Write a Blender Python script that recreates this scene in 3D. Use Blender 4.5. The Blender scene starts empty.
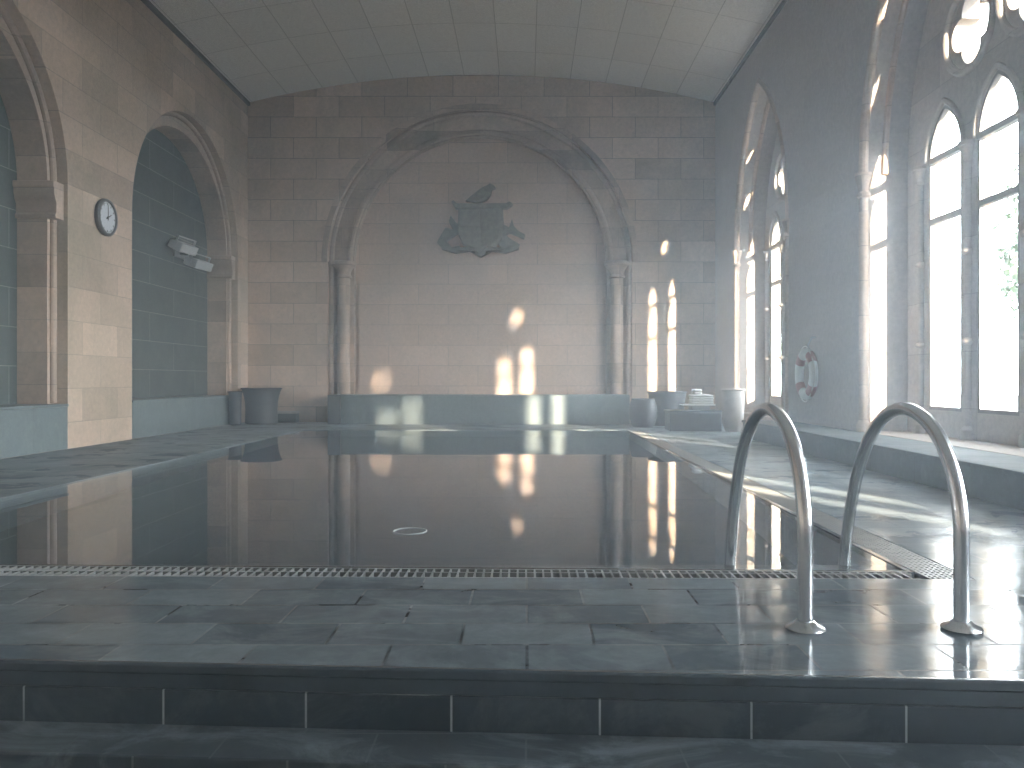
import bpy, bmesh, math, random
from mathutils import Vector, Matrix
from mathutils.geometry import tessellate_polygon

random.seed(7)
PI = math.pi
SC = bpy.context.scene
COL = SC.collection

# ------------------------------------------------------------------ materials
def new_mat(name):
    m = bpy.data.materials.new(name)
    m.use_nodes = True
    nt = m.node_tree
    nt.nodes.clear()
    out = nt.nodes.new('ShaderNodeOutputMaterial')
    return m, nt, out

def N(nt, t, **kw):
    n = nt.nodes.new(t)
    for k, v in kw.items():
        if k in n.inputs.keys():
            n.inputs[k].default_value = v
        else:
            setattr(n, k, v)
    return n

def math_node(nt, op, a, b=None, clamp=False):
    n = nt.nodes.new('ShaderNodeMath'); n.operation = op; n.use_clamp = clamp
    for i, v in enumerate((a, b)):
        if v is None: continue
        if isinstance(v, (int, float)): n.inputs[i].default_value = v
        else: nt.links.new(v, n.inputs[i])
    return n.outputs[0]

def mix_col(nt, fac, a, b, mode='MIX'):
    n = nt.nodes.new('ShaderNodeMix'); n.data_type = 'RGBA'; n.blend_type = mode
    for sock, v in ((n.inputs['Factor'], fac), (n.inputs[6], a), (n.inputs[7], b)):
        if isinstance(v, (int, float)): sock.default_value = v
        elif isinstance(v, tuple): sock.default_value = v if len(v) == 4 else (*v, 1)
        else: nt.links.new(v, sock)
    return n.outputs[2]

def ramp(nt, fac, p0, p1, v0=0.0, v1=1.0):
    n = nt.nodes.new('ShaderNodeMapRange')
    n.inputs['From Min'].default_value = p0; n.inputs['From Max'].default_value = p1
    n.inputs['To Min'].default_value = v0; n.inputs['To Max'].default_value = v1
    n.clamp = True
    nt.links.new(fac, n.inputs['Value'])
    return n.outputs['Result']

def box_uv(nt, off=(0, 0)):
    """world position laid flat along whichever wall the face belongs to"""
    g = nt.nodes.new('ShaderNodeNewGeometry')
    p = nt.nodes.new('ShaderNodeSeparateXYZ'); nt.links.new(g.outputs['Position'], p.inputs[0])
    n = nt.nodes.new('ShaderNodeSeparateXYZ'); nt.links.new(g.outputs['True Normal'], n.inputs[0])
    ax = math_node(nt, 'GREATER_THAN', math_node(nt, 'ABSOLUTE', n.outputs['X']), 0.6)
    az = math_node(nt, 'GREATER_THAN', math_node(nt, 'ABSOLUTE', n.outputs['Z']), 0.75)
    def mixf(f, a, b):
        m = nt.nodes.new('ShaderNodeMix'); m.data_type = 'FLOAT'
        nt.links.new(f, m.inputs[0]); nt.links.new(a, m.inputs[2]); nt.links.new(b, m.inputs[3])
        return m.outputs[0]
    u = mixf(ax, p.outputs['X'], p.outputs['Y'])
    v = mixf(az, p.outputs['Z'], p.outputs['Y'])
    c = nt.nodes.new('ShaderNodeCombineXYZ')
    nt.links.new(math_node(nt, 'ADD', u, off[0]), c.inputs[0])
    nt.links.new(math_node(nt, 'ADD', v, off[1]), c.inputs[1])
    return c.outputs[0], g.outputs['Position']

def noise(nt, vec, scale, detail=4, rough=0.55, dist=0.0):
    n = nt.nodes.new('ShaderNodeTexNoise')
    n.inputs['Scale'].default_value = scale; n.inputs['Detail'].default_value = detail
    n.inputs['Roughness'].default_value = rough; n.inputs['Distortion'].default_value = dist
    nt.links.new(vec, n.inputs['Vector'])
    return n.outputs['Fac']

def scaled(nt, vec, s):
    m = nt.nodes.new('ShaderNodeMapping'); m.inputs['Scale'].default_value = s
    nt.links.new(vec, m.inputs['Vector'])
    return m.outputs[0]

def coursed(name, c1, c2, mortar, bw, bh, ms, offset=0.5, stain=None, stain_amt=0.5, stain_scale=0.5,
            rough=(0.7, 0.85), rough_scale=2.0, bump=0.25, fine=18.0, off=(0, 0), spec=0.3, patch=None, patch_amt=0.0, patch_lo=.5, patch_hi=.62, uneven=0.0, blocks=0.0, wet=None, tilt=0.0, film=0.0):
    m, nt, out = new_mat(name)
    uv, pos = box_uv(nt, off)
    b = nt.nodes.new('ShaderNodeTexBrick')
    b.offset = offset; b.offset_frequency = 2; b.squash = 1.0
    nt.links.new(uv, b.inputs['Vector'])
    b.inputs['Color1'].default_value = (*c1, 1); b.inputs['Color2'].default_value = (*c2, 1)
    b.inputs['Mortar'].default_value = (*mortar, 1)
    b.inputs['Scale'].default_value = 1.0; b.inputs['Brick Width'].default_value = bw
    b.inputs['Row Height'].default_value = bh; b.inputs['Mortar Size'].default_value = ms
    b.inputs['Mortar Smooth'].default_value = 0.3; b.inputs['Bias'].default_value = 0.0
    col = b.outputs['Color']
    if blocks:
        b2 = nt.nodes.new('ShaderNodeTexBrick'); b2.offset = offset; b2.offset_frequency = 2
        nt.links.new(uv, b2.inputs['Vector'])
        b2.inputs['Color1'].default_value = (0, 0, 0, 1); b2.inputs['Color2'].default_value = (1, 1, 1, 1); b2.inputs['Mortar'].default_value = (0, 0, 0, 1)
        b2.inputs['Scale'].default_value = 1.0; b2.inputs['Brick Width'].default_value = bw; b2.inputs['Row Height'].default_value = bh; b2.inputs['Mortar Size'].default_value = 0.0
        f = ramp(nt, b2.outputs['Color'], 0.84, 0.90, 0, blocks)
        f = math_node(nt, 'MULTIPLY', f, ramp(nt, noise(nt, pos, 1.3, 4, 0.6), 0.4, 0.55))
        col = mix_col(nt, f, col, tuple(c * 0.6 for c in c2))
        f = ramp(nt, b2.outputs['Color'], 0.22, 0.16, 0, blocks)
        col = mix_col(nt, f, col, tuple(min(1, c * 1.14) for c in c1))
    if stain:
        f = ramp(nt, noise(nt, pos, stain_scale, 6, 0.6, 0.6), 0.42, 0.68, 0, stain_amt)
        col = mix_col(nt, f, col, stain)
    if patch:
        f = ramp(nt, noise(nt, scaled(nt, pos, (1, 1.6, 1)), 2.6, 8, 0.7, 0.8), patch_lo, patch_hi, 0, patch_amt)
        col = mix_col(nt, f, col, patch)
    g = ramp(nt, noise(nt, pos, fine, 6, 0.7), 0.3, 0.7, 0.86, 1.12)
    gc = nt.nodes.new('ShaderNodeCombineColor')
    for i in range(3): nt.links.new(g, gc.inputs[i])
    col = mix_col(nt, 1.0, col, gc.outputs[0], 'MULTIPLY')
    p = nt.nodes.new('ShaderNodeBsdfPrincipled')
    nt.links.new(col, p.inputs['Base Color'])
    p.inputs['Specular IOR Level'].default_value = spec
    r = ramp(nt, noise(nt, pos, rough_scale, 5, 0.65, 0.5), 0.35, 0.65, *rough)
    if wet or tilt:
        sp = nt.nodes.new('ShaderNodeSeparateXYZ'); nt.links.new(pos, sp.inputs[0])
    if wet:
        dry = ramp(nt, sp.outputs['Y'], wet[0], wet[1], 0, 0.85)
        dry_sheen = math_node(nt, 'MULTIPLY', dry, ramp(nt, noise(nt, pos, 1.1, 5, 0.6), 0.3, 0.6, 0.35, 1.0))
        nt.links.new(mix_col(nt, dry_sheen, col, (0.25, 0.29, 0.31)), p.inputs['Base Color'])  # dry slate is paler; window sheen on the deck is in this colour too
        r = math_node(nt, 'ADD', r, ramp(nt, sp.outputs['Y'], wet[0], wet[1], 0, wet[2]))
    r = math_node(nt, 'ADD', r, math_node(nt, 'MULTIPLY', b.outputs['Fac'], 0.2))
    nt.links.new(r, p.inputs['Roughness'])
    h = math_node(nt, 'SUBTRACT', math_node(nt, 'MULTIPLY', noise(nt, pos, fine * 0.6, 6, 0.65), 0.5), b.outputs['Fac'])
    if uneven:
        h = math_node(nt, 'ADD', h, math_node(nt, 'MULTIPLY', noise(nt, pos, 3.0, 2, 0.5), uneven))
    bp = nt.nodes.new('ShaderNodeBump'); bp.inputs['Strength'].default_value = bump; bp.inputs['Distance'].default_value = 0.01
    nt.links.new(h, bp.inputs['Height']); nt.links.new(bp.outputs[0], p.inputs['Normal'])
    if tilt:                                   # each course of tiles lies at its own slight angle
        q = math_node(nt, 'DIVIDE', math_node(nt, 'ADD', sp.outputs['Y'], off[1]), bh)
        wn = nt.nodes.new('ShaderNodeTexWhiteNoise'); wn.noise_dimensions = '1D'
        nt.links.new(math_node(nt, 'FLOOR', q), wn.inputs['W'])
        hh = math_node(nt, 'MULTIPLY', math_node(nt, 'FRACT', q), math_node(nt, 'MULTIPLY', math_node(nt, 'SUBTRACT', wn.outputs['Value'], 0.5), tilt))
        b3 = nt.nodes.new('ShaderNodeBump'); b3.inputs['Strength'].default_value = 1.0; b3.inputs['Distance'].default_value = 1.0
        nt.links.new(hh, b3.inputs['Height']); nt.links.new(b3.outputs[0], bp.inputs['Normal'])
    if film:                                   # the water film covers only part of the stone
        d = nt.nodes.new('ShaderNodeBsdfDiffuse')
        nt.links.new(p.inputs['Base Color'].links[0].from_socket, d.inputs['Color']); nt.links.new(bp.outputs[0], d.inputs['Normal'])
        mx = nt.nodes.new('ShaderNodeMixShader')
        f = math_node(nt, 'SUBTRACT', ramp(nt, noise(nt, pos, 2.0, 5, 0.6, 0.4), 0.35, 0.65, film - .18, film + .18), math_node(nt, 'MULTIPLY', dry, 0.28))
        nt.links.new(f, mx.inputs[0]); nt.links.new(d.outputs[0], mx.inputs[1]); nt.links.new(p.outputs[0], mx.inputs[2])
        nt.links.new(mx.outputs[0], out.inputs['Surface'])
        return m
    nt.links.new(p.outputs[0], out.inputs['Surface'])
    return m

def plain(name, col, rough=0.5, metal=0.0, spec=0.5, var=0.12, scale=6.0, bump=0.0):
    m, nt, out = new_mat(name)
    g = nt.nodes.new('ShaderNodeNewGeometry')
    f = ramp(nt, noise(nt, g.outputs['Position'], scale, 5, 0.6), 0.3, 0.7)
    dark = tuple(c * (1 - var) for c in col); light = tuple(min(1, c * (1 + var)) for c in col)
    p = nt.nodes.new('ShaderNodeBsdfPrincipled')
    nt.links.new(mix_col(nt, f, dark, light), p.inputs['Base Color'])
    p.inputs['Roughness'].default_value = rough; p.inputs['Metallic'].default_value = metal
    p.inputs['Specular IOR Level'].default_value = spec
    if bump:
        bp = nt.nodes.new('ShaderNodeBump'); bp.inputs['Strength'].default_value = bump; bp.inputs['Distance'].default_value = 0.01
        nt.links.new(noise(nt, g.outputs['Position'], scale * 6, 6, 0.65), bp.inputs['Height'])
        nt.links.new(bp.outputs[0], p.inputs['Normal'])
    nt.links.new(p.outputs[0], out.inputs['Surface'])
    return m

SAND = coursed('sandstone', (0.60, 0.455, 0.36), (0.47, 0.36, 0.28), (0.34, 0.275, 0.22), 0.92, 0.445, 0.006,
               stain=(0.30, 0.265, 0.195), stain_amt=0.65, stain_scale=0.45, off=(0.25, 0.1), bump=0.3, blocks=0.5)
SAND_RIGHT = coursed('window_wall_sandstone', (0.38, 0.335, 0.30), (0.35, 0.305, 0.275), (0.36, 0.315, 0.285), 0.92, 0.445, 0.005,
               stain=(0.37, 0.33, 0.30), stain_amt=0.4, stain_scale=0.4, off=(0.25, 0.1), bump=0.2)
SAND_FAR = coursed('sandstone_far', (0.64, 0.485, 0.39), (0.53, 0.40, 0.31), (0.27, 0.22, 0.18), 0.98, 0.445, 0.007,
               stain=(0.28, 0.25, 0.21), stain_amt=0.55, stain_scale=0.4, off=(0.1, 0.12), bump=0.3, blocks=0.32)
SAND_DRESSED = coursed('dressed_sandstone', (0.54, 0.41, 0.325), (0.42, 0.32, 0.25), (0.29, 0.24, 0.20), 2.0, 0.42, 0.005,
               stain=(0.24, 0.21, 0.175), stain_amt=0.6, stain_scale=0.8, bump=0.2, blocks=0.55)
SAND_PALE = coursed('pale_recess_stone', (0.61, 0.465, 0.385), (0.55, 0.42, 0.345), (0.33, 0.28, 0.25), 1.3, 0.445, 0.005,
               stain=(0.33, 0.29, 0.26), stain_amt=0.4, stain_scale=0.5, bump=0.2, off=(.4, .12))
TRACERY = coursed('tracery_stone', (0.42, 0.37, 0.32), (0.36, 0.32, 0.28), (0.28, 0.25, 0.22), 1.5, 0.6, 0.004, bump=0.15)
SLATE_FLOOR = coursed('wet_slate_floor', (0.045, 0.060, 0.070), (0.135, 0.158, 0.170), (0.012, 0.015, 0.017), 0.4585, 0.24, 0.006,
               patch=(0.19, 0.22, 0.235), patch_amt=0.5, patch_lo=.45, patch_hi=.65, rough=(0.03, 0.22), rough_scale=2.2, bump=0.12, fine=14.0, spec=0.5,
               off=(-0.2325, -0.08), uneven=0.5, wet=(3.5, 5.0, 0.20), tilt=0.008, film=0.55)
SLATE_TREAD_SHADED = coursed('shaded_slate_tread', (0.022, 0.030, 0.036), (0.042, 0.053, 0.061), (0.10, 0.115, 0.12), 0.4585, 0.24, 0.004,  # same slate darkened: the shade on the tread is put into its colour
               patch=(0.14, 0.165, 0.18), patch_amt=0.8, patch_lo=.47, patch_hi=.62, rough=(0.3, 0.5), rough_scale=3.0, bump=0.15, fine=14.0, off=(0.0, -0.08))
SLATE_RISER = coursed('slate_riser', (0.016, 0.025, 0.033), (0.027, 0.038, 0.047), (0.26, 0.28, 0.29), 0.460, 5.0, 0.004, offset=0.0,
               patch=(0.075, 0.092, 0.102), patch_amt=0.5, rough=(0.3, 0.5), bump=0.15, off=(-0.2276, 2.5))
SLATE_EDGE = plain('slate_nosing', (0.036, 0.048, 0.058), rough=0.22, var=0.25, scale=5, bump=0.05)
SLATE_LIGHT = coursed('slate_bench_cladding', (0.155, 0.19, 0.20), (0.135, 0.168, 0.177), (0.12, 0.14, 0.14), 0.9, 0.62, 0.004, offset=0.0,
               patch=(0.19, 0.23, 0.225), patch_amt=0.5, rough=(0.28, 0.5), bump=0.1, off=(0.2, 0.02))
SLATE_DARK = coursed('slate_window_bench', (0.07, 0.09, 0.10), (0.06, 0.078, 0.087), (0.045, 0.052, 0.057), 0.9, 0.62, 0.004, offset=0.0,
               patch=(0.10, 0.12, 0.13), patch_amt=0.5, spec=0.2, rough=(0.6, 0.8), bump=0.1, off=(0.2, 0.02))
SLATE_NICHE = coursed('slate_niche_cladding', (0.068, 0.086, 0.083), (0.085, 0.103, 0.10), (0.30, 0.32, 0.31), 1.9, 0.5, 0.006,
               patch=(0.09, 0.105, 0.10), patch_amt=0.4, rough=(0.35, 0.55), bump=0.1, off=(0.3, 0.42))
CEIL = coursed('ceiling_panels', (0.84, 0.82, 0.785), (0.79, 0.77, 0.735), (0.55, 0.535, 0.51), 0.76, 1.25, 0.008, offset=0.0,
               rough=(0.8, 0.9), bump=0.15, off=(0.57, 0.3), fine=30)
POOL_TILE = coursed('pool_tile', (0.035, 0.055, 0.07), (0.04, 0.06, 0.075), (0.04, 0.058, 0.073), 0.3, 0.3, 0.004, offset=0.0, rough=(0.3, 0.4), bump=0.05)
CHROME = plain('polished_steel', (0.78, 0.80, 0.82), rough=0.24, metal=1.0, var=0.04)
STEEL_DULL = plain('grating_steel', (0.21, 0.215, 0.21), rough=0.45, metal=0.2, var=0.2, scale=20)
CHANNEL = plain('drain_channel', (0.10, 0.105, 0.105), rough=0.6)
TIMBER = plain('dark_sash_timber', (0.17, 0.155, 0.14), rough=0.45, var=0.25, scale=8)
POT = plain('dark_grey_pot', (0.042, 0.048, 0.055), rough=0.5, var=0.2, scale=5, bump=0.1)
POT_PALE = plain('pale_stone_pot', (0.42, 0.39, 0.36), rough=0.7, var=0.15, scale=5, bump=0.15)
DARK_BOX = plain('dark_slate_block', (0.06, 0.068, 0.075), rough=0.45, var=0.2, scale=5)
WHITE = plain('white_plastic', (0.78, 0.78, 0.76), rough=0.35, var=0.05)
TOWEL = plain('white_towelling', (0.80, 0.80, 0.78), rough=0.9, var=0.05, scale=20, bump=0.4)
RED = plain('faded_red_band', (0.46, 0.25, 0.25), rough=0.5, var=0.1)
ROPE = plain('pale_rope', (0.70, 0.68, 0.64), rough=0.8, var=0.1, scale=40)
BLACK = plain('black_paint', (0.02, 0.02, 0.022), rough=0.4)
CLOCK_RIM = plain('dark_clock_case', (0.07, 0.072, 0.08), rough=0.35)
CLOCK_FACE = plain('clock_dial_white', (0.66, 0.69, 0.74), rough=0.4, var=0.02)
GREY_METAL = plain('pale_grey_enamel', (0.40, 0.42, 0.43), rough=0.4, var=0.08)
CREST = plain('dark_carved_stone', (0.20, 0.185, 0.155), rough=0.8, var=0.3, scale=10, bump=0.4)
SHADOW_GAP = plain('shadow_gap_strip', (0.10, 0.095, 0.085), rough=0.7, var=0.2)
LAWN = plain('gravel_terrace', (0.045, 0.047, 0.042), rough=0.9, var=0.4, scale=3)
LEAF = plain('leaf_green', (0.075, 0.10, 0.065), rough=0.6, var=0.4, scale=2)
BARK = plain('tree_bark', (0.09, 0.07, 0.05), rough=0.9, var=0.3, scale=12, bump=0.4)

def glass_mat():
    m, nt, out = new_mat('window_glass')
    t = nt.nodes.new('ShaderNodeBsdfTransparent'); t.inputs[0].default_value = (0.95, 0.97, 0.97, 1)
    g = nt.nodes.new('ShaderNodeBsdfGlossy'); g.inputs['Roughness'].default_value = 0.02
    f = nt.nodes.new('ShaderNodeLayerWeight'); f.inputs['Blend'].default_value = 0.5
    fac = math_node(nt, 'ADD', math_node(nt, 'MULTIPLY', math_node(nt, 'POWER', f.outputs['Facing'], 5.0), 0.5), 0.02)
    mx = nt.nodes.new('ShaderNodeMixShader')
    nt.links.new(fac, mx.inputs[0]); nt.links.new(t.outputs[0], mx.inputs[1]); nt.links.new(g.outputs[0], mx.inputs[2])
    nt.links.new(mx.outputs[0], out.inputs['Surface'])
    return m
GLASS = glass_mat()

def water_mat():
    m, nt, out = new_mat('still_pool_water')
    p = nt.nodes.new('ShaderNodeBsdfPrincipled')
    p.inputs['Base Color'].default_value = (0.80, 0.90, 0.96, 1)
    p.inputs['Roughness'].default_value = 0.0
    p.inputs['IOR'].default_value = 1.36
    p.inputs['Transmission Weight'].default_value = 1.0
    g = nt.nodes.new('ShaderNodeNewGeometry')
    bp = nt.nodes.new('ShaderNodeBump'); bp.inputs['Strength'].default_value = 0.010; bp.inputs['Distance'].default_value = 0.02
    nt.links.new(noise(nt, g.outputs['Position'], 2.2, 2, 0.5), bp.inputs['Height'])
    nt.links.new(bp.outputs[0], p.inputs['Normal'])
    nt.links.new(p.outputs[0], out.inputs['Surface'])
    return m
WATER = water_mat()

HAZE_DENSITY = 0.022
def steam_mat(name, dens):
    m, nt, out = new_mat(name)
    v = nt.nodes.new('ShaderNodeVolumeScatter')
    v.inputs['Color'].default_value = (0.76, 0.88, 1.0, 1)
    v.inputs['Density'].default_value = dens
    v.inputs['Anisotropy'].default_value = 0.55
    nt.links.new(v.outputs[0], out.inputs['Volume'])
    return m
STEAM = steam_mat('pool_steam', HAZE_DENSITY)
STEAM_THIN = steam_mat('thinner_steam', HAZE_DENSITY * .13)

# ------------------------------------------------------------------ mesh helpers
def tag(o, label=None, cat=None, group=None, kind=None):
    if label: o['label'] = label
    if cat: o['category'] = cat
    if group: o['group'] = group
    if kind: o['kind'] = kind
    return o

def empty(name, loc=(0, 0, 0), kind=None):
    o = bpy.data.objects.new(name, None); COL.objects.link(o); o.location = loc
    if kind: o['kind'] = kind
    return o

def obj(name, bm, mat, parent=None, angle=35, bevel=0.0, bseg=2, world=True):
    bmesh.ops.recalc_face_normals(bm, faces=bm.faces[:])
    me = bpy.data.meshes.new(name)
    bm.to_mesh(me); bm.free()
    for p in me.polygons: p.use_smooth = True
    me.set_sharp_from_angle(angle=math.radians(angle))
    me.materials.append(mat)
    o = bpy.data.objects.new(name, me); COL.objects.link(o)
    if parent:
        o.parent = parent
        if world:                       # geometry was written in world coordinates
            p, T = parent, Vector((0, 0, 0))
            while p: T += p.location; p = p.parent
            o.location = -T
    if bevel:
        b = o.modifiers.new('bevel', 'BEVEL'); b.width = bevel; b.segments = bseg; b.limit_method = 'ANGLE'; b.angle_limit = math.radians(40)
    return o

def plate(bm, loops, d0, d1, f):
    """solid with an outline and holes: loops of (u, v), thickness d0..d1, f(u, v, d) -> xyz"""
    polys = [[Vector((u, v, 0)) for u, v in lp] for lp in loops]
    flat = [p for lp in loops for p in lp]
    tris = tessellate_polygon(polys)
    a = [bm.verts.new(f(u, v, d0)) for u, v in flat]
    b = [bm.verts.new(f(u, v, d1)) for u, v in flat]
    for t in tris:
        try:
            bm.faces.new([a[i] for i in t]); bm.faces.new([b[i] for i in reversed(t)])
        except ValueError: pass
    k = 0
    for lp in loops:
        n = len(lp)
        for i in range(n):
            j = (i + 1) % n
            try: bm.faces.new((a[k + i], a[k + j], b[k + j], b[k + i]))
            except ValueError: pass
        k += n

def FX(u, v, d): return (d, u, v)          # plate standing in the Y-Z plane, thickness along X
def FY(u, v, d): return (u, d, v)          # in the X-Z plane, thickness along Y
def FZ(u, v, d): return (u, v, d)          # lying flat

def box(bm, x0, x1, y0, y1, z0, z1):
    v = [bm.verts.new(c) for c in ((x0, y0, z0), (x1, y0, z0), (x1, y1, z0), (x0, y1, z0), (x0, y0, z1), (x1, y0, z1), (x1, y1, z1), (x0, y1, z1))]
    for q in ((0, 3, 2, 1), (4, 5, 6, 7), (0, 1, 5, 4), (1, 2, 6, 5), (2, 3, 7, 6), (3, 0, 4, 7)):
        bm.faces.new([v[i] for i in q])

def tube(bm, pts, r, seg=12, cap=True, closed=False):
    pts = [Vector(p) for p in pts]
    rs = r if isinstance(r, (list, tuple)) else [r] * len(pts)
    n = len(pts); rings = []; prev = None
    for i, p in enumerate(pts):
        if closed: t = pts[(i + 1) % n] - pts[(i - 1) % n]
        else: t = pts[min(i + 1, n - 1)] - pts[max(i - 1, 0)]
        t.normalize()
        if prev is None:
            ref = Vector((0, 0, 1)) if abs(t.z) < 0.9 else Vector((1, 0, 0))
            s = t.cross(ref).normalized()
        else:
            s = (prev - t * prev.dot(t)).normalized()
        prev = s
        w = t.cross(s)
        rings.append([bm.verts.new(p + (s * math.cos(2 * PI * k / seg) + w * math.sin(2 * PI * k / seg)) * rs[i]) for k in range(seg)])
    for i in range(n if closed else n - 1):
        a, b = rings[i], rings[(i + 1) % n]
        for k in range(seg):
            bm.faces.new((a[k], a[(k + 1) % seg], b[(k + 1) % seg], b[k]))
    if cap and not closed:
        bm.faces.new(rings[0][::-1]); bm.faces.new(rings[-1])

def lathe(bm, prof, c, seg=32, axis='z'):
    """prof: (radius, height) bottom to top, closed with caps"""
    rings = []
    for r, h in prof:
        ring = []
        for k in range(seg):
            a = 2 * PI * k / seg
            if axis == 'z': p = (c[0] + r * math.cos(a), c[1] + r * math.sin(a), c[2] + h)
            elif axis == 'x': p = (c[0] + h, c[1] + r * math.cos(a), c[2] + r * math.sin(a))
            else: p = (c[0] + r * math.cos(a), c[1] + h, c[2] + r * math.sin(a))
            ring.append(bm.verts.new(p))
        rings.append(ring)
    for a, b in zip(rings, rings[1:]):
        for k in range(seg):
            bm.faces.new((a[k], a[(k + 1) % seg], b[(k + 1) % seg], b[k]))
    bm.faces.new(rings[0][::-1]); bm.faces.new(rings[-1])

def arch_pts(c, hw, rise, zs, n=24):
    """arc from the right springing over the crown to the left one; pointed when rise > hw"""
    if rise < hw - 1e-6:
        return [(c + hw * math.cos(PI * i / (2 * n)), zs + rise * math.sin(PI * i / (2 * n))) for i in range(2 * n + 1)]
    R = (rise * rise + hw * hw) / (2 * hw)
    pts = []
    amax = math.atan2(rise, R - hw) if R > hw + 1e-6 else PI / 2
    for i in range(n + 1):
        a = amax * i / n
        pts.append((c + hw - R + R * math.cos(a), zs + R * math.sin(a)))
    for i in range(n - 1, -1, -1):
        a = amax * i / n
        pts.append((c - hw + R - R * math.cos(a), zs + R * math.sin(a)))
    return pts

def arch_loop(c, hw, rise, z0, zs, n=24):
    return [(c + hw, z0)] + arch_pts(c, hw, rise, zs, n) + [(c - hw, z0)]

def circle(c, z, r, n=40):
    return [(c + r * math.cos(2 * PI * i / n), z + r * math.sin(2 * PI * i / n)) for i in range(n)]

def quatrefoil(c, z, d, r, n=16, rot=0.0):
    """four lobes of radius r whose centres sit d from the middle (d < r*1.41)"""
    pts = []
    half = PI - math.acos(min(1, d / (math.sqrt(2) * r))) - PI / 4 + 0.0
    # lobe k: angles around its centre between the two cusps
    cusp = d / math.sqrt(2) + math.sqrt(max(0, r * r - d * d / 2))      # distance of a cusp from the middle
    for k in range(4):
        b = rot + k * PI / 2
        cx, cz = d * math.cos(b), d * math.sin(b)
        p0 = (cusp * math.cos(b - PI / 4) - cx, cusp * math.sin(b - PI / 4) - cz)
        p1 = (cusp * math.cos(b + PI / 4) - cx, cusp * math.sin(b + PI / 4) - cz)
        a0 = math.atan2(p0[1], p0[0]); a1 = math.atan2(p1[1], p1[0])
        while a1 < a0: a1 += 2 * PI
        for i in range(n):
            a = a0 + (a1 - a0) * i / n
            pts.append((c + cx + r * math.cos(a), z + cz + r * math.sin(a)))
    return pts

def rect(a0, a1, b0, b1): return [(a0, b0), (a1, b0), (a1, b1), (a0, b1)]

# ------------------------------------------------------------------ measurements (metres; camera stands over the origin)
XL, XR, YF = -5.98, 4.07, 17.2
ZS = 3.45                          # every arch springs here
EYE = 0.9

# ================================================================== SETTING
# ---- deck, steps, pool
def edge_y(x): return 2.466 - 0.056 * x
def gr_out(x): return 3.64 - 0.015 * x
def gr_in(x): return 3.85 - 0.030 * x
PXL, PXR, PYF = -4.0, 1.80, 14.4
GXR = 2.03
bm = bmesh.new()
plate(bm, [[(-7, edge_y(-7) + .02), (4.75, edge_y(4.75) + .02), (4.75, 18), (-7, 18)],
           [(PXL, gr_out(PXL)), (GXR, gr_out(GXR)), (GXR, PYF), (PXL, PYF)]], 0.0, -0.3, FZ)
floor = tag(obj('floor', bm, SLATE_FLOOR), kind='structure')
# nosing slab of the top step and the recess and riser below it
bm = bmesh.new()
plate(bm, [[(-7, edge_y(-7)), (4.75, edge_y(4.75)), (4.75, edge_y(4.75) + .028), (-7, edge_y(-7) + .028)]], 0.0015, -0.032, FZ)
obj('step_nosing', bm, SLATE_EDGE, floor, bevel=0.008, bseg=3)
bm = bmesh.new()
plate(bm, [[(-7, edge_y(-7) + .008), (4.75, edge_y(4.75) + .008), (4.75, edge_y(4.75) + .06), (-7, edge_y(-7) + .06)]], -0.03, -0.082, FZ)
obj('step_undermould', bm, SLATE_EDGE, floor, bevel=0.006)
bm = bmesh.new()
plate(bm, [[(-7, edge_y(-7) + .012), (4.75, edge_y(4.75) + .012), (4.75, edge_y(4.75) + .07), (-7, edge_y(-7) + .07)]], -0.084, -0.21, FZ)
obj('step_riser', bm, SLATE_RISER, floor, bevel=0.003)
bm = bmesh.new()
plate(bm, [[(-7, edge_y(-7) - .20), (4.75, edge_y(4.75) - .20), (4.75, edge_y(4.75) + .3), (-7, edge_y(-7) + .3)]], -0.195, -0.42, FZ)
obj('step_tread', bm, SLATE_TREAD_SHADED, floor, bevel=0.006)
bm = bmesh.new(); box(bm, -7, 4.75, -8.0, 3.2, -0.60, -0.40)
obj('lower_landing', bm, SLATE_FLOOR, floor)

bm = bmesh.new()    # basin: walls and bottom in one shell
plate(bm, [[(PXL - .3, 3.2), (GXR + .3, 3.2), (GXR + .3, PYF + .3), (PXL - .3, PYF + .3)],
           [(PXL, gr_in(PXL)), (PXR, gr_in(PXR)), (PXR, PYF), (PXL, PYF)]], -0.16, -1.5, FZ)
box(bm, PXL - .3, GXR + .3, 3.2, PYF + .3, -1.6, -1.48)
basin = tag(obj('pool_basin', bm, POOL_TILE), kind='structure')
bm = bmesh.new()    # thin lip that keeps the water off the channel
plate(bm, [[(PXL, gr_in(PXL) - .03), (PXR + .03, gr_in(PXR) - .03), (PXR + .03, PYF), (PXR, PYF), (PXR, gr_in(PXR)), (PXL, gr_in(PXL))]], -0.004, -0.2, FZ)
obj('pool_lip', bm, SLATE_EDGE, basin)
bm = bmesh.new(); box(bm, PXL, GXR, gr_out(GXR) , gr_in(PXL), -0.159, -0.05)
box(bm, PXR + .03, GXR, gr_in(PXL), PYF, -0.159, -0.05)
obj('drain_channel', bm, CHANNEL, basin)
WZ = -0.008
bm = bmesh.new()
plate(bm, [[(PXL - .004, gr_in(PXL) - .004), (PXR + .004, gr_in(PXR) - .004), (PXR + .004, PYF + .004), (PXL - .004, PYF + .004)]], WZ, -1.49, FZ)
water = tag(obj('pool_water', bm, WATER), kind='structure')

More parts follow.
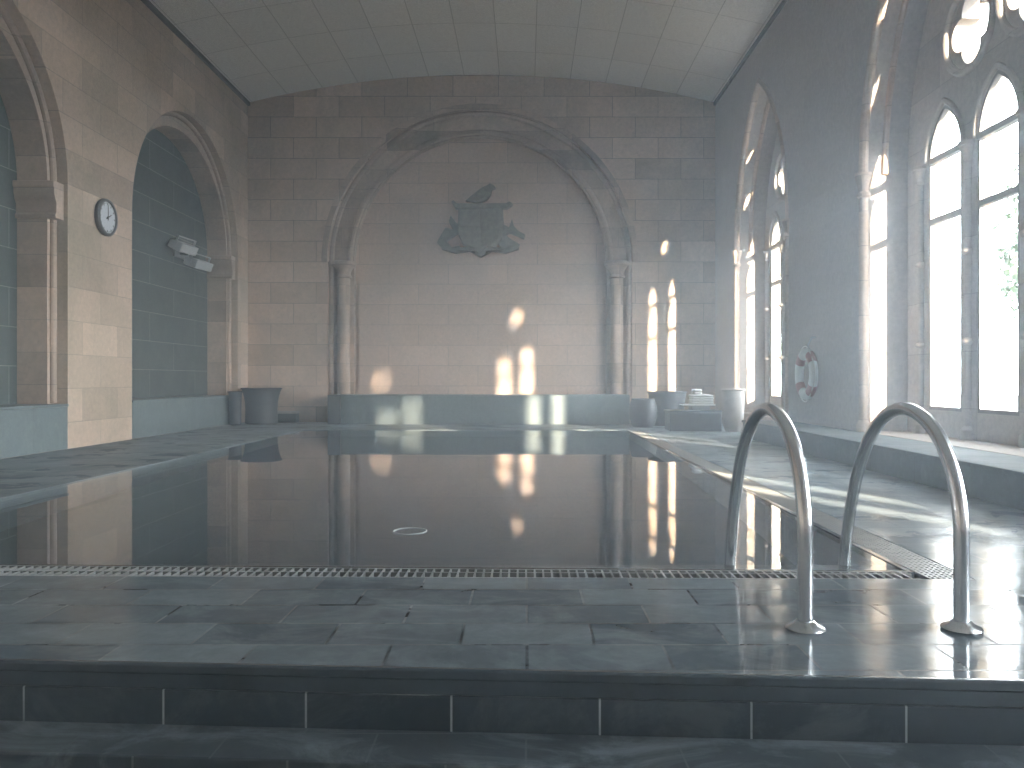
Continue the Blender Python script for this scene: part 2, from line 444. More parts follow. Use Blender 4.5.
# ---- left wall with its two arched slate niches
LA = (14.37, 8.21)
RO, RI, HO, HI = 2.23, 2.10, 2.16, 1.90
bm = bmesh.new()
plate(bm, [rect(-8.0, 18, -.6, 7.4)] + [arch_loop(c, RO, HO, 0.001, ZS) for c in LA], XL, XL - .19, FX)
wall_left = tag(obj('wall_left', bm, SAND), kind='structure')
for c in LA:
    bm = bmesh.new()
    plate(bm, [arch_loop(c, RO + .25, HO + .25, 0.0, ZS), arch_loop(c, RI, HI, 0.553, ZS)], XL - .189, XL - .60, FX)
    obj('arch_order', bm, SAND_DRESSED, wall_left)
    bm = bmesh.new()                                  # roll in the angle between the two orders
    tube(bm, [(XL - .17, u, v) for u, v in [(c + RO - .035, 0.6)] + arch_pts(c, RO - .035, HO - .035, ZS, 40) + [(c - RO + .035, 0.6)]], 0.045, 10)
    obj('arch_roll', bm, SAND_DRESSED, wall_left)
    bm = bmesh.new()
    plate(bm, [rect(c - RO - .3, c + RO + .3, 0.3, 6.2)], XL - .58, XL - .70, FX)
    obj('niche_back', bm, SLATE_NICHE, wall_left)
    for s in (1, -1):
        prof = [(-.128, 2.98), (0.0, 2.98), (0.05, 2.98), (0.06, 3.02), (0.035, 3.05), (0.035, 3.18), (0.06, 3.22), (0.085, 3.30), (0.085, 3.36), (0.10, 3.38), (0.10, 3.45), (-.128, 3.45)]
        bm = bmesh.new()
        e = c + s * RI
        plate(bm, [[(e - s * u, v) for u, v in prof]], XL - (.05 if s > 0 else .186), XL - .575, FX)
        obj('impost_capital', bm, SAND_DRESSED, wall_left, bevel=0.006)

# ---- far wall with the blind arch
AC, R1, R2, R3 = -0.99, 3.27, 2.98, 2.74
bm = bmesh.new()
plate(bm, [rect(-7, 5.2, -.6, 7.7), arch_loop(AC, R1, R1, -.2, ZS, 40)], YF, YF + .16, FY)
wall_far = tag(obj('wall_far', bm, SAND_FAR), kind='structure')
bm = bmesh.new()
plate(bm, [arch_loop(AC, R1 + .3, R1 + .3, -.5, ZS, 40), arch_loop(AC, R3, R3, -.3, ZS, 40)], YF + .159, YF + .36, FY)
obj('arch_order', bm, SAND_DRESSED, wall_far)
bm = bmesh.new()
plate(bm, [rect(-5, 3, -.5, 7)], YF + .355, YF + .5, FY)
obj('recess_back', bm, SAND_PALE, wall_far)
bm = bmesh.new()
plate(bm, [rect(-3.665, 1.70, -.4, 3.02)], YF + .356, YF + .29, FY)
obj('recess_panel', bm, SAND_PALE, wall_far, bevel=0.006)
for rr, yy, tr in ((R1 - .05, YF + .13, .055), (R3 + .08, YF + .15, .06)):
    bm = bmesh.new()
    tube(bm, [(u, yy, v) for u, v in arch_pts(AC, rr, rr, ZS, 48)], tr, 10)
    obj('arch_roll', bm, SAND_DRESSED, wall_far)
bm = bmesh.new()                                       # hood mould along the outer edge of the arch
plate(bm, [arch_pts(AC, R1 + .13, R1 + .13, ZS - .02, 40) + arch_pts(AC, R1 + .01, R1 + .01, ZS - .02, 40)[::-1]], YF + .01, YF - .045, FY)
obj('hood_mould', bm, SAND_DRESSED, wall_far, bevel=0.015)
CAPITAL = [(0.14, -.36), (0.18, -.35), (0.18, -.31), (0.15, -.29), (0.155, -.22), (0.20, -.14), (0.26, -.08), (0.27, -.07), (0.27, -.015), (0.25, 0.0)]
for s in (1, -1):
    cx = AC + s * (R2 - .03)
    bm = bmesh.new()
    lathe(bm, [(0.17, 0), (0.17, 0.12), (0.14, 0.18), (0.14, 0.22), (0.14, ZS - .3)], (cx, YF + .08, 0), 24)
    obj('column_shaft', bm, SAND_DRESSED, wall_far)
    bm = bmesh.new(); lathe(bm, CAPITAL, (cx, YF + .08, ZS), 24)
    obj('column_capital', bm, SAND_DRESSED, wall_far)
    cx2 = AC + s * (R1 - .06)
    bm = bmesh.new(); lathe(bm, [(0.05, 0), (0.05, ZS - .15), (0.075, ZS - .1), (0.085, ZS)], (cx2, YF + .07, 0), 16)
    obj('nook_shaft', bm, SAND_DRESSED, wall_far)

# ---- right wall with the two traceried windows
WIN = [dict(c=13.99, hw=1.59, rise=2.80, mid=14.0, pitch=0.88, lh=0.31),
       dict(c=7.90, hw=1.85, rise=3.12, mid=7.89, pitch=1.0, lh=0.35),
       dict(c=1.85, hw=1.85, rise=3.12, mid=1.85, pitch=1.03, lh=0.395),
       dict(c=-4.2, hw=1.85, rise=3.12, mid=-4.2, pitch=1.03, lh=0.395)]  # unseen bay, added to light the front step
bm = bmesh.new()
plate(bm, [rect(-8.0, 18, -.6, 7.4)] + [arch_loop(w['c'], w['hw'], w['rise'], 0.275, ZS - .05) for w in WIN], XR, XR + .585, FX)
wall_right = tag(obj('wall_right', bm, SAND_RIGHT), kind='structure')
XT0, XT1, XG = 4.65, 4.80, 4.685
for k, w in enumerate(WIN):
    root = empty('window_%d' % (k + 1), (XT0, w['c'], 0.275), kind='structure')
    c, hw, rise, mid, p, lh = w['c'], w['hw'], w['rise'], w['mid'], w['pitch'], w['lh']
    ls, lr = ZS - .05, 0.56
    lancets = [arch_loop(mid + q * p, lh, lr, 0.56, ls, 12) for q in (1, 0, -1)]
    ocr = min(0.43, p * .46)
    oculi = [(mid + p / 2, 4.60, ocr), (mid - p / 2, 4.60, ocr), (mid, 4.60 + p * .88, ocr * .92)]
    bm = bmesh.new()
    plate(bm, [arch_loop(c, hw + .25, rise + .3, 0.1, ls)] + lancets + [circle(*q) for q in oculi], XT0, XT1, FX)
    obj('tracery', bm, TRACERY, root)
    for (yy, zz, r) in oculi:
        bm = bmesh.new()
        plate(bm, [circle(yy, zz, r + .02), quatrefoil(yy, zz, r * .46, r * .40)], XG - .02, XG + .20, FX)
        obj('quatrefoil', bm, TRACERY, root)
        bm = bmesh.new()
        tube(bm, [(XT0 - .01, u, v) for u, v in circle(yy, zz, r + .02)], 0.042, 10, closed=True)
        tube(bm, [(XT0 + .035, u, v) for u, v in circle(yy, zz, r - .025)], 0.028, 8, closed=True)
        obj('oculus_ring', bm, TRACERY, root)
        bm = bmesh.new(); plate(bm, [circle(yy, zz, r - .005)], XG - .004, XG + .004, FX)
        obj('pane', bm, GLASS, root)
    for q in (1, 0, -1):
        y = mid + q * p
        bm = bmesh.new(); plate(bm, [arch_loop(y, lh - .004, lr - .004, 0.565, ls, 12)], XG - .004, XG + .004, FX)
        obj('pane', bm, GLASS, root)
        bm = bmesh.new()                                  # timber sash: stiles, head, transom and meeting rail
        plate(bm, [arch_loop(y, lh + .01, lr + .01, 0.55, ls, 12), arch_loop(y, lh - .03, lr - .04, 0.60, ls, 12)], XG - .03, XG + .025, FX)
        box(bm, XG - .045, XG + .03, y - lh, y + lh, ls - .03, ls + .035)
        box(bm, XG - .035, XG + .03, y - lh, y + lh, 2.68, 2.745)
        obj('sash_frame', bm, TIMBER, root)
        bm = bmesh.new()                                  # roll round the head of the light
        tube(bm, [(XT0 - .005, u, v) for u, v in arch_pts(y, lh + .045, lr + .05, ls, 16)], 0.032, 8)
        obj('head_roll', bm, TRACERY, root)
    for q in (1.5, .5, -.5, -1.5):
        y = mid + q * p
        for x0, nm in ((XT0 - .012, 'colonnette'), (XT1 + .02, 'outer_colonnette')):
            zb = 0.275 if nm == 'colonnette' else 0.1
            prof = [(0.075, zb), (0.075, zb + .10), (0.040, zb + .14)]
            for zr in (1.31, 2.25):
                prof += [(0.040, zr - .04), (0.065, zr - .025), (0.075, zr), (0.065, zr + .025), (0.040, zr + .04)]
            prof += [(0.040, ls - .22), (0.065, ls - .2), (0.055, ls - .17), (0.085, ls - .05), (0.10, ls - .04), (0.10, ls)]
            bm = bmesh.new(); lathe(bm, prof, (x0, y, 0), 20)
            obj(nm, bm, TRACERY, root)
    # nook shafts and the roll they carry round the big arch
    for s in (1, -1):
        y = c + s * (hw - .055)
        bm = bmesh.new()
        lathe(bm, [(0.085, .275), (0.085, .36), (0.06, .40), (0.055, .42), (0.055, ls - .30), (0.08, ls - .28), (0.08, ls - .25), (0.06, ls - .22), (0.07, ls - .15), (0.10, ls - .06), (0.10, ls)], (XR + .02, y, 0), 20)
        obj('nook_shaft', bm, SAND_DRESSED, root)
    bm = bmesh.new()
    tube(bm, [(XR + .02, u, v) for u, v in arch_pts(c, hw - .05, rise - .06, ls, 32)], 0.055, 10)
    obj('arch_roll', bm, SAND_DRESSED, root)
    bm = bmesh.new()
    tube(bm, [(XR + .30, u, v) for u, v in arch_pts(c, hw - .01, rise - .01, ls, 32)], 0.04, 8)
    obj('inner_arch_roll', bm, SAND_DRESSED, root)

bm = bmesh.new(); box(bm, -7, 8.2, -8.2, -7.95, -.6, 7.7)  # unseen near wall, carried on outside as an added wing to block sun
tag(obj('wall_near', bm, SAND), kind='structure')

# ---- shallow barrel ceiling
mx, half, zc, zk = (XL + XR) / 2, (XR - XL) / 2, 6.86, 7.46
sag = zk - zc; RR = (half * half + sag * sag) / (2 * sag)
def ceil_z(x): return zk - RR + math.sqrt(max(0, RR * RR - (x - mx) ** 2))
xs = [mx - half - .2 + (2 * half + .4) * i / 48 for i in range(49)]
bm = bmesh.new()
plate(bm, [[(x, ceil_z(x)) for x in xs] + [(x, ceil_z(x) + .25) for x in reversed(xs)]], -8.1, YF + .3, FY)
tag(obj('ceiling', bm, CEIL), kind='structure')
bm = bmesh.new(); box(bm, XL - .02, XL + .05, -7.95, YF, 6.79, 6.87)  # dark strip paints in the shadow gap between wall and ceiling
tag(obj('shadow_gap_1', bm, SHADOW_GAP), kind='structure')
bm = bmesh.new(); box(bm, XR - .04, XR + .02, -7.95, YF, 6.80, 6.87)
tag(obj('shadow_gap_2', bm, SHADOW_GAP), kind='structure')

# ---- outside: gravel terrace
bm = bmesh.new(); box(bm, 5.3, 70, -40, 80, -.8, -.6)
tag(obj('ground', bm, LAWN), kind='structure')

# ================================================================== THINGS
# ---- slate benches
def slab_bench(name, label, x0, x1, y0, y1, h, top=0.035, over=0.0, side=None, mat=None):
    mat = mat or SLATE_LIGHT
    r = empty(name, ((x0 + x1) / 2, (y0 + y1) / 2, 0))
    tag(r, label, 'bench')
    bm = bmesh.new(); box(bm, x0, x1, y0, y1, 0.002, h - top); obj('cladding', bm, mat, r, bevel=0.004)
    a = [x0, x1, y0, y1]
    if side == '-x': a[0] -= over
    if side == '+x': a[1] += over
    if side == '-y': a[2] -= over
    bm = bmesh.new(); box(bm, *a, h - top + .001, h); obj('top_slab', bm, mat, r, bevel=0.006)
    return r
def niche_bench(c, label):
    r = empty('slate_bench', (XL - .1, c, 0)); tag(r, label, 'bench')
    bm = bmesh.new(); box(bm, XL - .184, XL + .004, c - RO + .006, c + RO - .006, 0.003, .553); obj('cladding', bm, SLATE_LIGHT, r, bevel=0.004)
    a, b = RO - .006, RI - .006
    bm = bmesh.new()
    plate(bm, [[(XL + .02, c - a), (XL + .02, c + a), (XL - .184, c + a), (XL - .184, c + b), (XL - .575, c + b), (XL - .575, c - b), (XL - .184, c - b), (XL - .184, c - a)]], .555, .592, FZ)
    obj('top_slab', bm, SLATE_LIGHT, r, bevel=0.006)
niche_bench(LA[0], 'grey slate bench built into the arched niche farther from us, past the clock')
niche_bench(LA[1], 'grey slate bench in the nearer arched niche, cut off by the photo edge')
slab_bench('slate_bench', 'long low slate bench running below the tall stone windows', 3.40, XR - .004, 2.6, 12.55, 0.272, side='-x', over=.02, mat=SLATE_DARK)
r = slab_bench('slate_bench', 'broad slate-clad bench across the far end of the pool, under the crest', -3.75, 2.10, 16.2, YF - .1, 0.595, top=.02)
bm = bmesh.new(); box(bm, -4.01, -3.752, 16.16, YF - .1, 0.002, 0.60)
obj('end_block', bm, DARK_BOX, r, bevel=0.005)['label'] = 'darker slate end block'

# ---- pool ladder handrails
def handrail(x, label):
    r = empty('pool_handrail', (x, 2.88, 0))
    tag(r, label, 'handrail', )
    y0 = 2.88
    key = [(2.88, .004), (2.88, .14), (2.88, .28), (2.888, .42), (2.945, .575), (3.06, .70), (3.20, .765), (3.345, .78), (3.50, .74), (3.645, .64), (3.765, .49), (3.86, .29), (3.925, .08), (3.955, -.1), (3.975, -.4), (3.98, -.9)]
    key = [(key[0][0], -.13)] + key + [(3.98, -1.3)]
    pts = []
    for q in range(1, len(key) - 2):
        p0, p1, p2, p3 = (Vector((0, *key[q + d])) for d in (-1, 0, 1, 2))
        for t in (0, .2, .4, .6, .8):
            v = .5 * (2 * p1 + (p2 - p0) * t + (2 * p0 - 5 * p1 + 4 * p2 - p3) * t * t + (3 * p1 - p0 - 3 * p2 + p3) * t ** 3)
            pts.append((x, v.y, v.z))
    bm = bmesh.new(); tube(bm, pts, 0.0275, 20); obj('rail', bm, CHROME, r)
    bm = bmesh.new()
    lathe(bm, [(0.068, 0.001), (0.07, 0.008), (0.066, 0.014), (0.046, 0.022), (0.036, 0.032), (0.029, 0.036)], (x, y0, 0), 28)
    obj('floor_flange', bm, CHROME, r)
handrail(1.005, 'polished steel pool handrail hoop, the one farther from the windows')
handrail(1.568, 'polished steel pool handrail hoop, the one closer to the windows')

# ---- gratings over the overflow channel
bm = bmesh.new()
n = 145; x0, x1 = PXL + .01, GXR - .24
for i in range(n):
    x = x0 + (x1 - x0) * i / n
    ya, yb = gr_out(x) + .012, gr_in(x) - .034
    box(bm, x, x + .009, ya, yb, -.03, -.002)
for (fa, da) in ((gr_out, .004), (gr_out, .10), (gr_in, -.044)):
    plate(bm, [[(x0, fa(x0) + da), (x1, fa(x1) + da), (x1, fa(x1) + da + .012), (x0, fa(x0) + da + .012)]], -.0015, -.035, FZ)
tag(obj('drain_grating', bm, STEEL_DULL), 'slatted metal drain grating along the near edge of the pool', 'grating')
bm = bmesh.new()
ya, yb = gr_out(GXR) + .01, PYF - .01
xa, xb = PXR + .034, GXR - .006
k = 0
y = ya
while y < yb:
    yy = max(y, ya)
    box(bm, xa, xb, y, y + .012, -.03, -.002); y += .034
for i in range(8):
    x = xa + (xb - xa - .012) * i / 7
    box(bm, x, x + .012, ya, yb, -.032, -.0025)
tag(obj('drain_grating', bm, STEEL_DULL), 'mesh drain grating along the window side of the pool', 'grating')

# ---- clock
cl = empty('wall_clock', (XL + .002, 11.33, 3.20)); tag(cl, 'round white wall clock with dark rim on the stone pier between niches', 'clock')
cc = (XL + .002, 11.33, 3.20)
bm = bmesh.new(); lathe(bm, [(0.255, 0), (0.265, .02), (0.265, .055), (0.25, .07), (0.225, .07), (0.22, .045), (0.0001, .045)], cc, 48, 'x'); obj('clock_case', bm, CLOCK_RIM, cl)
bm = bmesh.new(); lathe(bm, [(0.218, .0455), (0.218, .05)], cc, 48, 'x'); dial = obj('dial', bm, CLOCK_FACE, cl)
bm = bmesh.new()
for i in range(60):
    a = 2 * PI * i / 60; big = i % 5 == 0
    ro, ri, w = 0.208, (0.175 if big else 0.195), (0.007 if big else 0.0025)
    d = Vector((0, math.sin(a), math.cos(a))); s = Vector((0, math.cos(a), -math.sin(a)))
    b0 = Vector(cc) + Vector((.0505, 0, 0))
    q = [b0 + d * ri - s * w, b0 + d * ri + s * w, b0 + d * ro + s * w, b0 + d * ro - s * w]
    va = [bm.verts.new(v) for v in q]; vb = [bm.verts.new(v + Vector((.002, 0, 0))) for v in q]
    bm.faces.new(va); bm.faces.new(vb[::-1])
    for j in range(4): bm.faces.new((va[j], va[(j + 1) % 4], vb[(j + 1) % 4], vb[j]))
obj('hour_marks', bm, BLACK, dial)
def hand(name, ang, L, w, dx):
    bm = bmesh.new()
    d = Vector((0, math.sin(ang), math.cos(ang))); s = Vector((0, math.cos(ang), -math.sin(ang)))
    b0 = Vector(cc) + Vector((dx, 0, 0))
    q = [b0 - d * .04 - s * w, b0 - d * .04 + s * w, b0 + d * L + s * w * .4, b0 + d * L - s * w * .4]
    va = [bm.verts.new(v) for v in q]; vb = [bm.verts.new(v + Vector((.004, 0, 0))) for v in q]
    bm.faces.new(va); bm.faces.new(vb[::-1])
    for j in range(4): bm.faces.new((va[j], va[(j + 1) % 4], vb[(j + 1) % 4], vb[j]))
    obj(name, bm, BLACK, cl)
hand('hour_hand', math.radians(62), .115, .011, .054)
hand('minute_hand', math.radians(0), .175, .008, .060)
bm = bmesh.new(); lathe(bm, [(.016, .053), (.016, .066)], cc, 16, 'x'); obj('hub', bm, BLACK, cl)

# ---- floodlight fitting in the far niche
fl = empty('floodlight', (XL - .575, 15.3, 3.25)); tag(fl, 'pale grey twin-headed floodlight fitting fixed high in the farther slate niche', 'light')
bm = bmesh.new(); box(bm, XL - .578, XL - .54, 14.85, 15.5, 3.20, 3.36); obj('back_plate', bm, GREY_METAL, fl, bevel=.008)
bm = bmesh.new(); tube(bm, [(XL - .55, 15.1, 3.28), (XL - .40, 15.1, 3.28), (XL - .32, 14.95, 3.33)], .03, 10); obj('arm', bm, GREY_METAL, fl)
bm = bmesh.new(); tube(bm, [(XL - .55, 15.4, 3.24), (XL - .42, 15.4, 3.22), (XL - .34, 15.45, 3.20)], .03, 10); obj('arm', bm, GREY_METAL, fl)
def lamp_head(cx, cy, cz, L, H, D, tilt, yaw):
    M = Matrix.Translation((cx, cy, cz)) @ Matrix.Rotation(yaw, 4, 'Z') @ Matrix.Rotation(tilt, 4, 'Y')
    bm = bmesh.new()
    prof = [(-D / 2, -H / 2), (-D / 2, H * .35), (-D * .2, H / 2), (D / 2, H / 2), (D / 2, -H / 2)]
    plate(bm, [prof], -L / 2, L / 2, lambda u, v, d: (u, d, v))
    bmesh.ops.transform(bm, matrix=M, verts=bm.verts[:])
    h = obj('lamp_head', bm, GREY_METAL, fl, bevel=.012)
    bm = bmesh.new(); plate(bm, [rect(-D * .42, D * .42, -L * .45, L * .45)], -H / 2 - .006, -H / 2 + .002, lambda u, v, d: (u, v, d))
    bmesh.ops.transform(bm, matrix=M, verts=bm.verts[:])
    obj('lens', bm, WHITE, h)
    bm = bmesh.new()
    for yy in (-L / 2 - .012, L / 2 + .012):
        box(bm, -.02, .02, yy - .006, yy + .006, -.02, H / 2 + .08)
    box(bm, -.02, .02, -L / 2 - .018, L / 2 + .018, H / 2 + .08, H / 2 + .10)
    bmesh.ops.transform(bm, matrix=M, verts=bm.verts[:])
    obj('yoke', bm, GREY_METAL, h)
lamp_head(XL - .28, 14.62, 3.33, .55, .16, .26, .45, -.12)
lamp_head(XL - .30, 15.35, 3.13, .62, .16, .26, .35, -.10)

# ---- carved coat of arms over the far bench
YC = YF + .352
def PX(px, py, Y=YC): return ((px - 526) * Y / 800, EYE + (380 - py) * Y / 800)
ca = empty('coat_of_arms', (*PX(481, 225)[:1], YC, PX(481, 225)[1])); tag(ca, 'dark carved stone coat of arms with a bird crest inside the blind arch', 'crest')
def relief(name, px, d0, d1, parent, bevel=.02):
    bm = bmesh.new(); plate(bm, [[PX(*p) for p in px]], YC - d0, YC - d1, FY)
    return obj(name, bm, CREST, parent, bevel=bevel, bseg=3)
relief('mantling', [(441, 236), (446, 228), (453, 230), (449, 222), (451, 216), (457, 224), (462, 226), (462, 232), (456, 236), (447, 242), (452, 248), (460, 246), (460, 253), (452, 252), (443, 249), (437, 243)], .0, .09, ca)
relief('mantling', [(502, 224), (509, 228), (512, 220), (514, 227), (519, 232), (525, 235), (524, 240), (518, 237), (510, 234), (506, 236), (513, 241), (520, 245), (518, 249), (510, 250), (502, 250), (498, 244), (502, 238)], .0, .09, ca)
sh = relief('shield', [(459, 207), (503, 207), (504, 228), (502, 240), (495, 249), (487, 247), (480, 255), (472, 248), (463, 246), (458, 234)], .0, .16, ca, .03)
relief('shield_rim', [(457, 205), (506, 205), (510, 203), (513, 206), (507, 210), (456, 210), (452, 203), (454, 202)], .0, .19, ca, .012)
relief('quartering', [(461, 212), (480, 212), (480, 228), (461, 228)], .155, .185, sh, .008)
relief('quartering', [(482, 230), (500, 230), (498, 240), (492, 245), (482, 249)], .155, .185, sh, .008)
bd = relief('bird', [(466, 202), (472, 197), (477, 193), (482, 189), (487, 187), (490, 185), (493, 186), (496, 189), (492, 191), (491, 196), (487, 201), (481, 203.5), (474, 203)], .0, .15, ca, .028)
relief('wing', [(469, 201), (476, 195), (484, 191), (487, 194), (483, 199), (476, 202)], .145, .175, bd, .01)
relief('scroll', [(442, 250), (456, 254), (470, 252), (481, 258), (492, 252), (506, 254), (519, 250), (518, 246), (505, 249), (490, 247), (480, 252), (470, 247), (456, 249), (443, 246)], .0, .11, ca, .012)

# ---- lifebuoy on the window wall
LB = (XR - .09, 11.36, 0.985)
lb = empty('lifebuoy', (XR, 11.36, .985)); tag(lb, 'white lifebuoy ring with faded red bands hung on the wall between windows', 'lifebuoy')
def torus(bm, c, R, rx, rr, a0=0, a1=2 * PI, seg=48, sec=16, grow=0.0):
    full = abs(a1 - a0 - 2 * PI) < 1e-6; rings = []
    for i in range(seg if full else seg + 1):
        a = a0 + (a1 - a0) * i / seg; ring = []
        for k in range(sec):
            b = 2 * PI * k / sec
            rad = R + (rr + grow) * math.cos(b)
            ring.append(bm.verts.new((c[0] + (rx + grow) * math.sin(b), c[1] + rad * math.cos(a), c[2] + rad * math.sin(a))))
        rings.append(ring)
    m = len(rings)
    for i in range(m if full else m - 1):
        A, B = rings[i], rings[(i + 1) % m]
        for k in range(sec): bm.faces.new((A[k], A[(k + 1) % sec], B[(k + 1) % sec], B[k]))
    if not full: bm.faces.new(rings[0][::-1]); bm.faces.new(rings[-1])
bm = bmesh.new(); torus(bm, LB, .295, .06, .072); ring = obj('ring', bm, WHITE, lb)
for a in (45, 135, 225, 315):
    bm = bmesh.new(); torus(bm, LB, .295, .06, .072, math.radians(a - 15), math.radians(a + 15), 12, 16, .004)
    obj('band', bm, RED, ring)['label'] = 'faded red band'
bm = bmesh.new()
pts = []
for i in range(64):
    a = 2 * PI * i / 64; R = .375 + .018 * math.cos(4 * (a - PI / 4) + PI)
    pts.append((LB[0] - .02, LB[1] + R * math.cos(a), LB[2] + R * math.sin(a)))
tube(bm, pts, .009, 8, closed=True); obj('grab_rope', bm, ROPE, lb)
bm = bmesh.new(); tube(bm, [(XR - .004, LB[1] - .12, 1.50), (XR - .05, LB[1] - .12, 1.50), (XR - .10, LB[1] - .10, 1.40), (XR - .085, LB[1] - .06, 1.345)], .012, 8)
obj('hook', bm, GREY_METAL, lb)

# ---- pots and boxes in the two far corners
def pot(name, label, c, prof, mat, wall=.03):
    r = empty(name, (c[0], c[1], 0.002)); tag(r, label, 'pot')
    inner = [(max(.02, q - wall), h) for q, h in prof[::-1]]
    inner = [(q, max(h, .08)) for q, h in inner]
    bm = bmesh.new(); lathe(bm, prof + inner, (c[0], c[1], 0.002), 40); b = obj('pot_body', bm, mat, r)
    R = prof[-1][0]
    bm = bmesh.new(); tube(bm, [(c[0] + R * math.cos(2 * PI * i / 40), c[1] + R * math.sin(2 * PI * i / 40), prof[-1][1]) for i in range(40)], .016, 8, closed=True)
    obj('rim', bm, mat, r)
    return r
def ctr(px, Y): return (px - 526) * Y / 800
pot('plant_pot', 'wide flared dark grey pot by the far corner below the blank pier', (ctr(261.5, 16.45), 16.45), [(.30, 0), (.325, .02), (.32, .12), (.315, .30), (.325, .45), (.35, .58), (.385, .70), (.395, .725)], POT)
pot('plant_pot', 'slim dark grey pot standing against the left wall beside the flared pot', (-5.815, 16.0), [(.10, 0), (.115, .02), (.115, .3), (.12, .5), (.13, .64), (.135, .66)], POT)
bx = empty('stone_block', (ctr(284, 16.75), 16.75, .002)); tag(bx, 'low dark slate block on the deck beside the flared pot', 'block')
bm = bmesh.new(); box(bm, ctr(273, 16.75), ctr(294, 16.75), 16.87, 17.12, .002, .19); obj('block_body', bm, DARK_BOX, bx, bevel=.006)
bm = bmesh.new(); box(bm, ctr(272.5, 16.75), ctr(294.5, 16.75), 16.86, 17.135, .191, .24); obj('block_top', bm, POT_PALE, bx, bevel=.008)

pot('plant_pot', 'broad dark pot behind the storage box, next to the end bench', (ctr(667, 15.9), 15.9), [(.30, 0), (.32, .02), (.33, .2), (.35, .45), (.37, .62), (.38, .66)], POT)
pot('plant_pot', 'squat dark pot touching the end of the far slate bench', (ctr(643, 15.3), 15.3), [(.18, 0), (.22, .04), (.265, .18), (.27, .34), (.24, .48), (.21, .53)], POT)
pot('plant_pot', 'tall pale round-bottomed pot standing in sunlight below the far window', (ctr(733, 13.85), 13.85), [(.10, 0), (.13, .015), (.165, .10), (.185, .25), (.19, .5), (.19, .70), (.195, .73)], POT_PALE)
sb = empty('storage_box', (ctr(695, 14.3), 14.3, .002)); tag(sb, 'low dark slate-grey storage box with white towels on its lid', 'box')
bm = bmesh.new(); box(bm, ctr(668, 14.2), ctr(719, 14.2), 14.0, 14.55, .002, .33); obj('box_body', bm, DARK_BOX, sb, bevel=.012)
bm = bmesh.new(); box(bm, ctr(667, 14.2), ctr(720, 14.2), 13.98, 14.57, .331, .365); obj('lid', bm, DARK_BOX, sb, bevel=.012)
tr = empty('stand_tray', (ctr(699, 14.2), 14.25, .366)); tag(tr, 'small white tray stand resting on the dark storage box', 'tray')
bm = bmesh.new(); box(bm, ctr(692, 14.1), ctr(710, 14.1), 14.1, 14.4, .366, .445); obj('stand_base', bm, GREY_METAL, tr, bevel=.006)
bm = bmesh.new(); box(bm, ctr(683, 14.1), ctr(715, 14.1), 14.04, 14.46, .446, .47); obj('tray_board', bm, WHITE, tr, bevel=.006)
def towel(name, label, x0, x1, y0, y1, z, layers, lh, group=None):
    r = empty(name, ((x0 + x1) / 2, (y0 + y1) / 2, z)); tag(r, label, 'towel')
    for i in range(layers):
        bm = bmesh.new(); e = random.uniform(-.008, .008)
        box(bm, x0 + e, x1 + e, y0, y1, z + i * lh + .0008, z + (i + 1) * lh); obj('fold', bm, TOWEL, r, bevel=lh * .42, bseg=4)
towel('folded_towel', 'larger folded white towel lying on the white tray', ctr(692, 14.1), ctr(714, 14.1), 14.1, 14.42, .471, 4, .042)
towel('folded_towel', 'small folded white towel on top of the larger towel', ctr(694.5, 14.1), ctr(703, 14.1), 14.15, 14.36, .64, 2, .05)

# ---- pale ring lying in the water
bm = bmesh.new()
rc = ((410 - 526) * 4.8 / 800, 4.8)
tube(bm, [(rc[0] + .098 * math.cos(2 * PI * i / 48), rc[1] + .105 * math.sin(2 * PI * i / 48), WZ + .001) for i in range(48)], .0045, 8, closed=True)
tag(obj('pool_ring', bm, GREY_METAL), 'thin pale ring floating in the dark still pool water', 'ring')

# ---- trees outside the windows
def tree(x, y, h, r, seed, label):
    rnd = random.Random(seed)
    t = empty('garden_tree', (x, y, -.6)); tag(t, label, 'tree')
    bm = bmesh.new()
    tube(bm, [(x, y, -.6), (x + .1, y, h * .3), (x + .05, y + .1, h * .7)], [.28, .2, .08], 10)
    for k in range(5):
        a = 2 * PI * k / 5 + rnd.random()
        tube(bm, [(x + .08, y, h * (.3 + .06 * k)), (x + r * .6 * math.cos(a), y + r * .6 * math.sin(a), h * (.55 + .06 * k))], [.1, .03], 6)
    obj('trunk', bm, BARK, t)
    bm = bmesh.new()
    blobs = [(x + rnd.uniform(-.6, .6) * r, y + rnd.uniform(-.6, .6) * r, h * rnd.uniform(.35, .95), r * rnd.uniform(.35, .6)) for _ in range(12)]
    for bx_, by_, bz_, br in blobs:
        for _ in range(260):
            d = Vector((rnd.gauss(0, 1), rnd.gauss(0, 1), rnd.gauss(0, 1))).normalized()
            pnt = Vector((bx_, by_, bz_)) + d * br * rnd.uniform(.6, 1.0)
            u = Vector((rnd.gauss(0, 1), rnd.gauss(0, 1), rnd.gauss(0, 1))).normalized(); w = u.cross(d)
            if w.length < .1: continue
            w.normalize(); s = rnd.uniform(.12, .26)
            bm.faces.new([bm.verts.new(pnt + u * s), bm.verts.new(pnt + w * s * .6), bm.verts.new(pnt - u * s), bm.verts.new(pnt - w * s * .6)])
    obj('foliage', bm, LEAF, t)
tree(20.6, 29.5, 8.5, 2.6, 1, 'green garden tree seen through the nearer window, beside its mullion')
tree(27.0, 40.5, 12, 3.2, 2, 'taller garden tree farther off, seen through the nearer window')
tree(13.0, 38.0, 9, 3.4, 3, 'garden tree glimpsed through the far window')

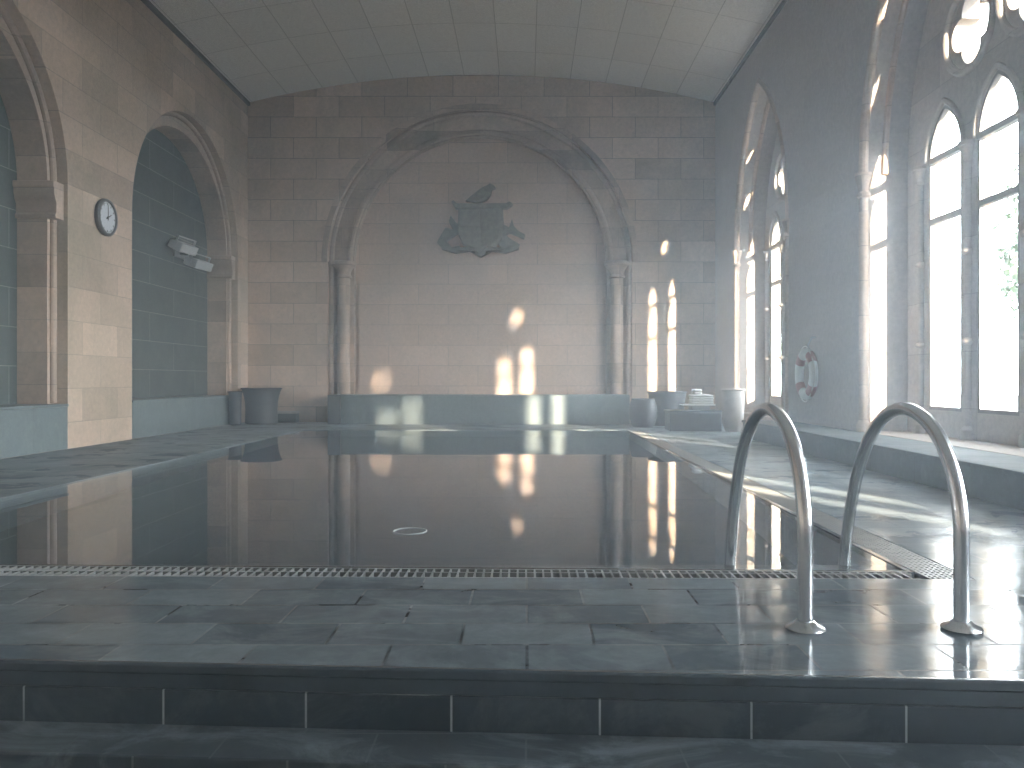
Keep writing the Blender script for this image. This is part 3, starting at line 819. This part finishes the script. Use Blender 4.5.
# ---- steam in the air over the pool: denser low down, thinner under the ceiling
STEAM_TOP = 3.0
bm = bmesh.new(); box(bm, XL + .012, XR - .012, -7.9, YF - .06, 0.0035, STEAM_TOP)
tag(obj('pool_steam', bm, STEAM), 'thin bluish steam hanging in the air over the whole pool', 'steam', kind='stuff')
bm = bmesh.new(); box(bm, XL + .012, XR - .012, -7.9, YF - .06, STEAM_TOP + .001, 6.76)
tag(obj('pool_steam', bm, STEAM_THIN), 'thinner steam lingering below the pale curved ceiling', 'steam', kind='stuff')

# ================================================================== LIGHT
w = bpy.data.worlds.new('overcast_sky'); SC.world = w; w.use_nodes = True
nt = w.node_tree; nt.nodes.clear()
bgn = nt.nodes.new('ShaderNodeBackground'); wo = nt.nodes.new('ShaderNodeOutputWorld')
bgn.inputs[0].default_value = (0.89, 0.945, 1.0, 1)
tcn = nt.nodes.new('ShaderNodeTexCoord'); sxyz = nt.nodes.new('ShaderNodeSeparateXYZ')      # bright low winter sky, deeper overhead
nt.links.new(tcn.outputs['Generated'], sxyz.inputs[0])
nt.links.new(ramp(nt, sxyz.outputs['Z'], 0.16, 0.5, 11.0, 3.0), bgn.inputs[1])
nt.links.new(bgn.outputs[0], wo.inputs[0])

sun = bpy.data.lights.new('sun', 'SUN'); sun.energy = 11; sun.color = (1.0, 0.86, 0.68); sun.angle = math.radians(1.4)
so = bpy.data.objects.new('sun', sun); COL.objects.link(so)
so.location = (30, -20, 10)
so.rotation_euler = Vector((-0.49, 1.0, -0.23)).to_track_quat('-Z', 'Y').to_euler()

for k, wd in enumerate(WIN):                       # portals in the window openings steer sampling of the sky
    L = bpy.data.lights.new('sky_portal', 'AREA'); L.shape = 'RECTANGLE'; L.size = 2 * wd['hw']; L.size_y = 5.9
    L.cycles.is_portal = True
    o = bpy.data.objects.new('sky_portal', L); COL.objects.link(o)
    o.location = (5.16, wd['c'], 3.1)
    o.rotation_euler = Vector((-1, 0, 0)).to_track_quat('-Z', 'Z').to_euler()

# ================================================================== CAMERA
cam = bpy.data.cameras.new('camera'); co = bpy.data.objects.new('camera', cam); COL.objects.link(co)
co.location = (0, 0, EYE); co.rotation_euler = (PI / 2, 0, 0)
cam.sensor_width = 36; cam.lens = 800 * 36 / 1024
cam.shift_x = -(526 - 512) / 1024; cam.shift_y = -(384 - 380) / 1024
cam.clip_start = 0.05; cam.clip_end = 300
SC.camera = co

SC.view_settings.view_transform = 'Standard'; SC.view_settings.look = 'None'
SC.view_settings.gamma = 1.0; SC.view_settings.use_curve_mapping = False
SC.view_settings.exposure = 2.15
cy = SC.cycles
cy.max_bounces = 14; cy.diffuse_bounces = 3; cy.glossy_bounces = 6; cy.transmission_bounces = 8
cy.volume_bounces = 2; cy.transparent_max_bounces = 16
cy.caustics_reflective = False; cy.caustics_refractive = True
cy.sample_clamp_indirect = 25.0
cy.use_light_tree = False
cy.use_denoising = True
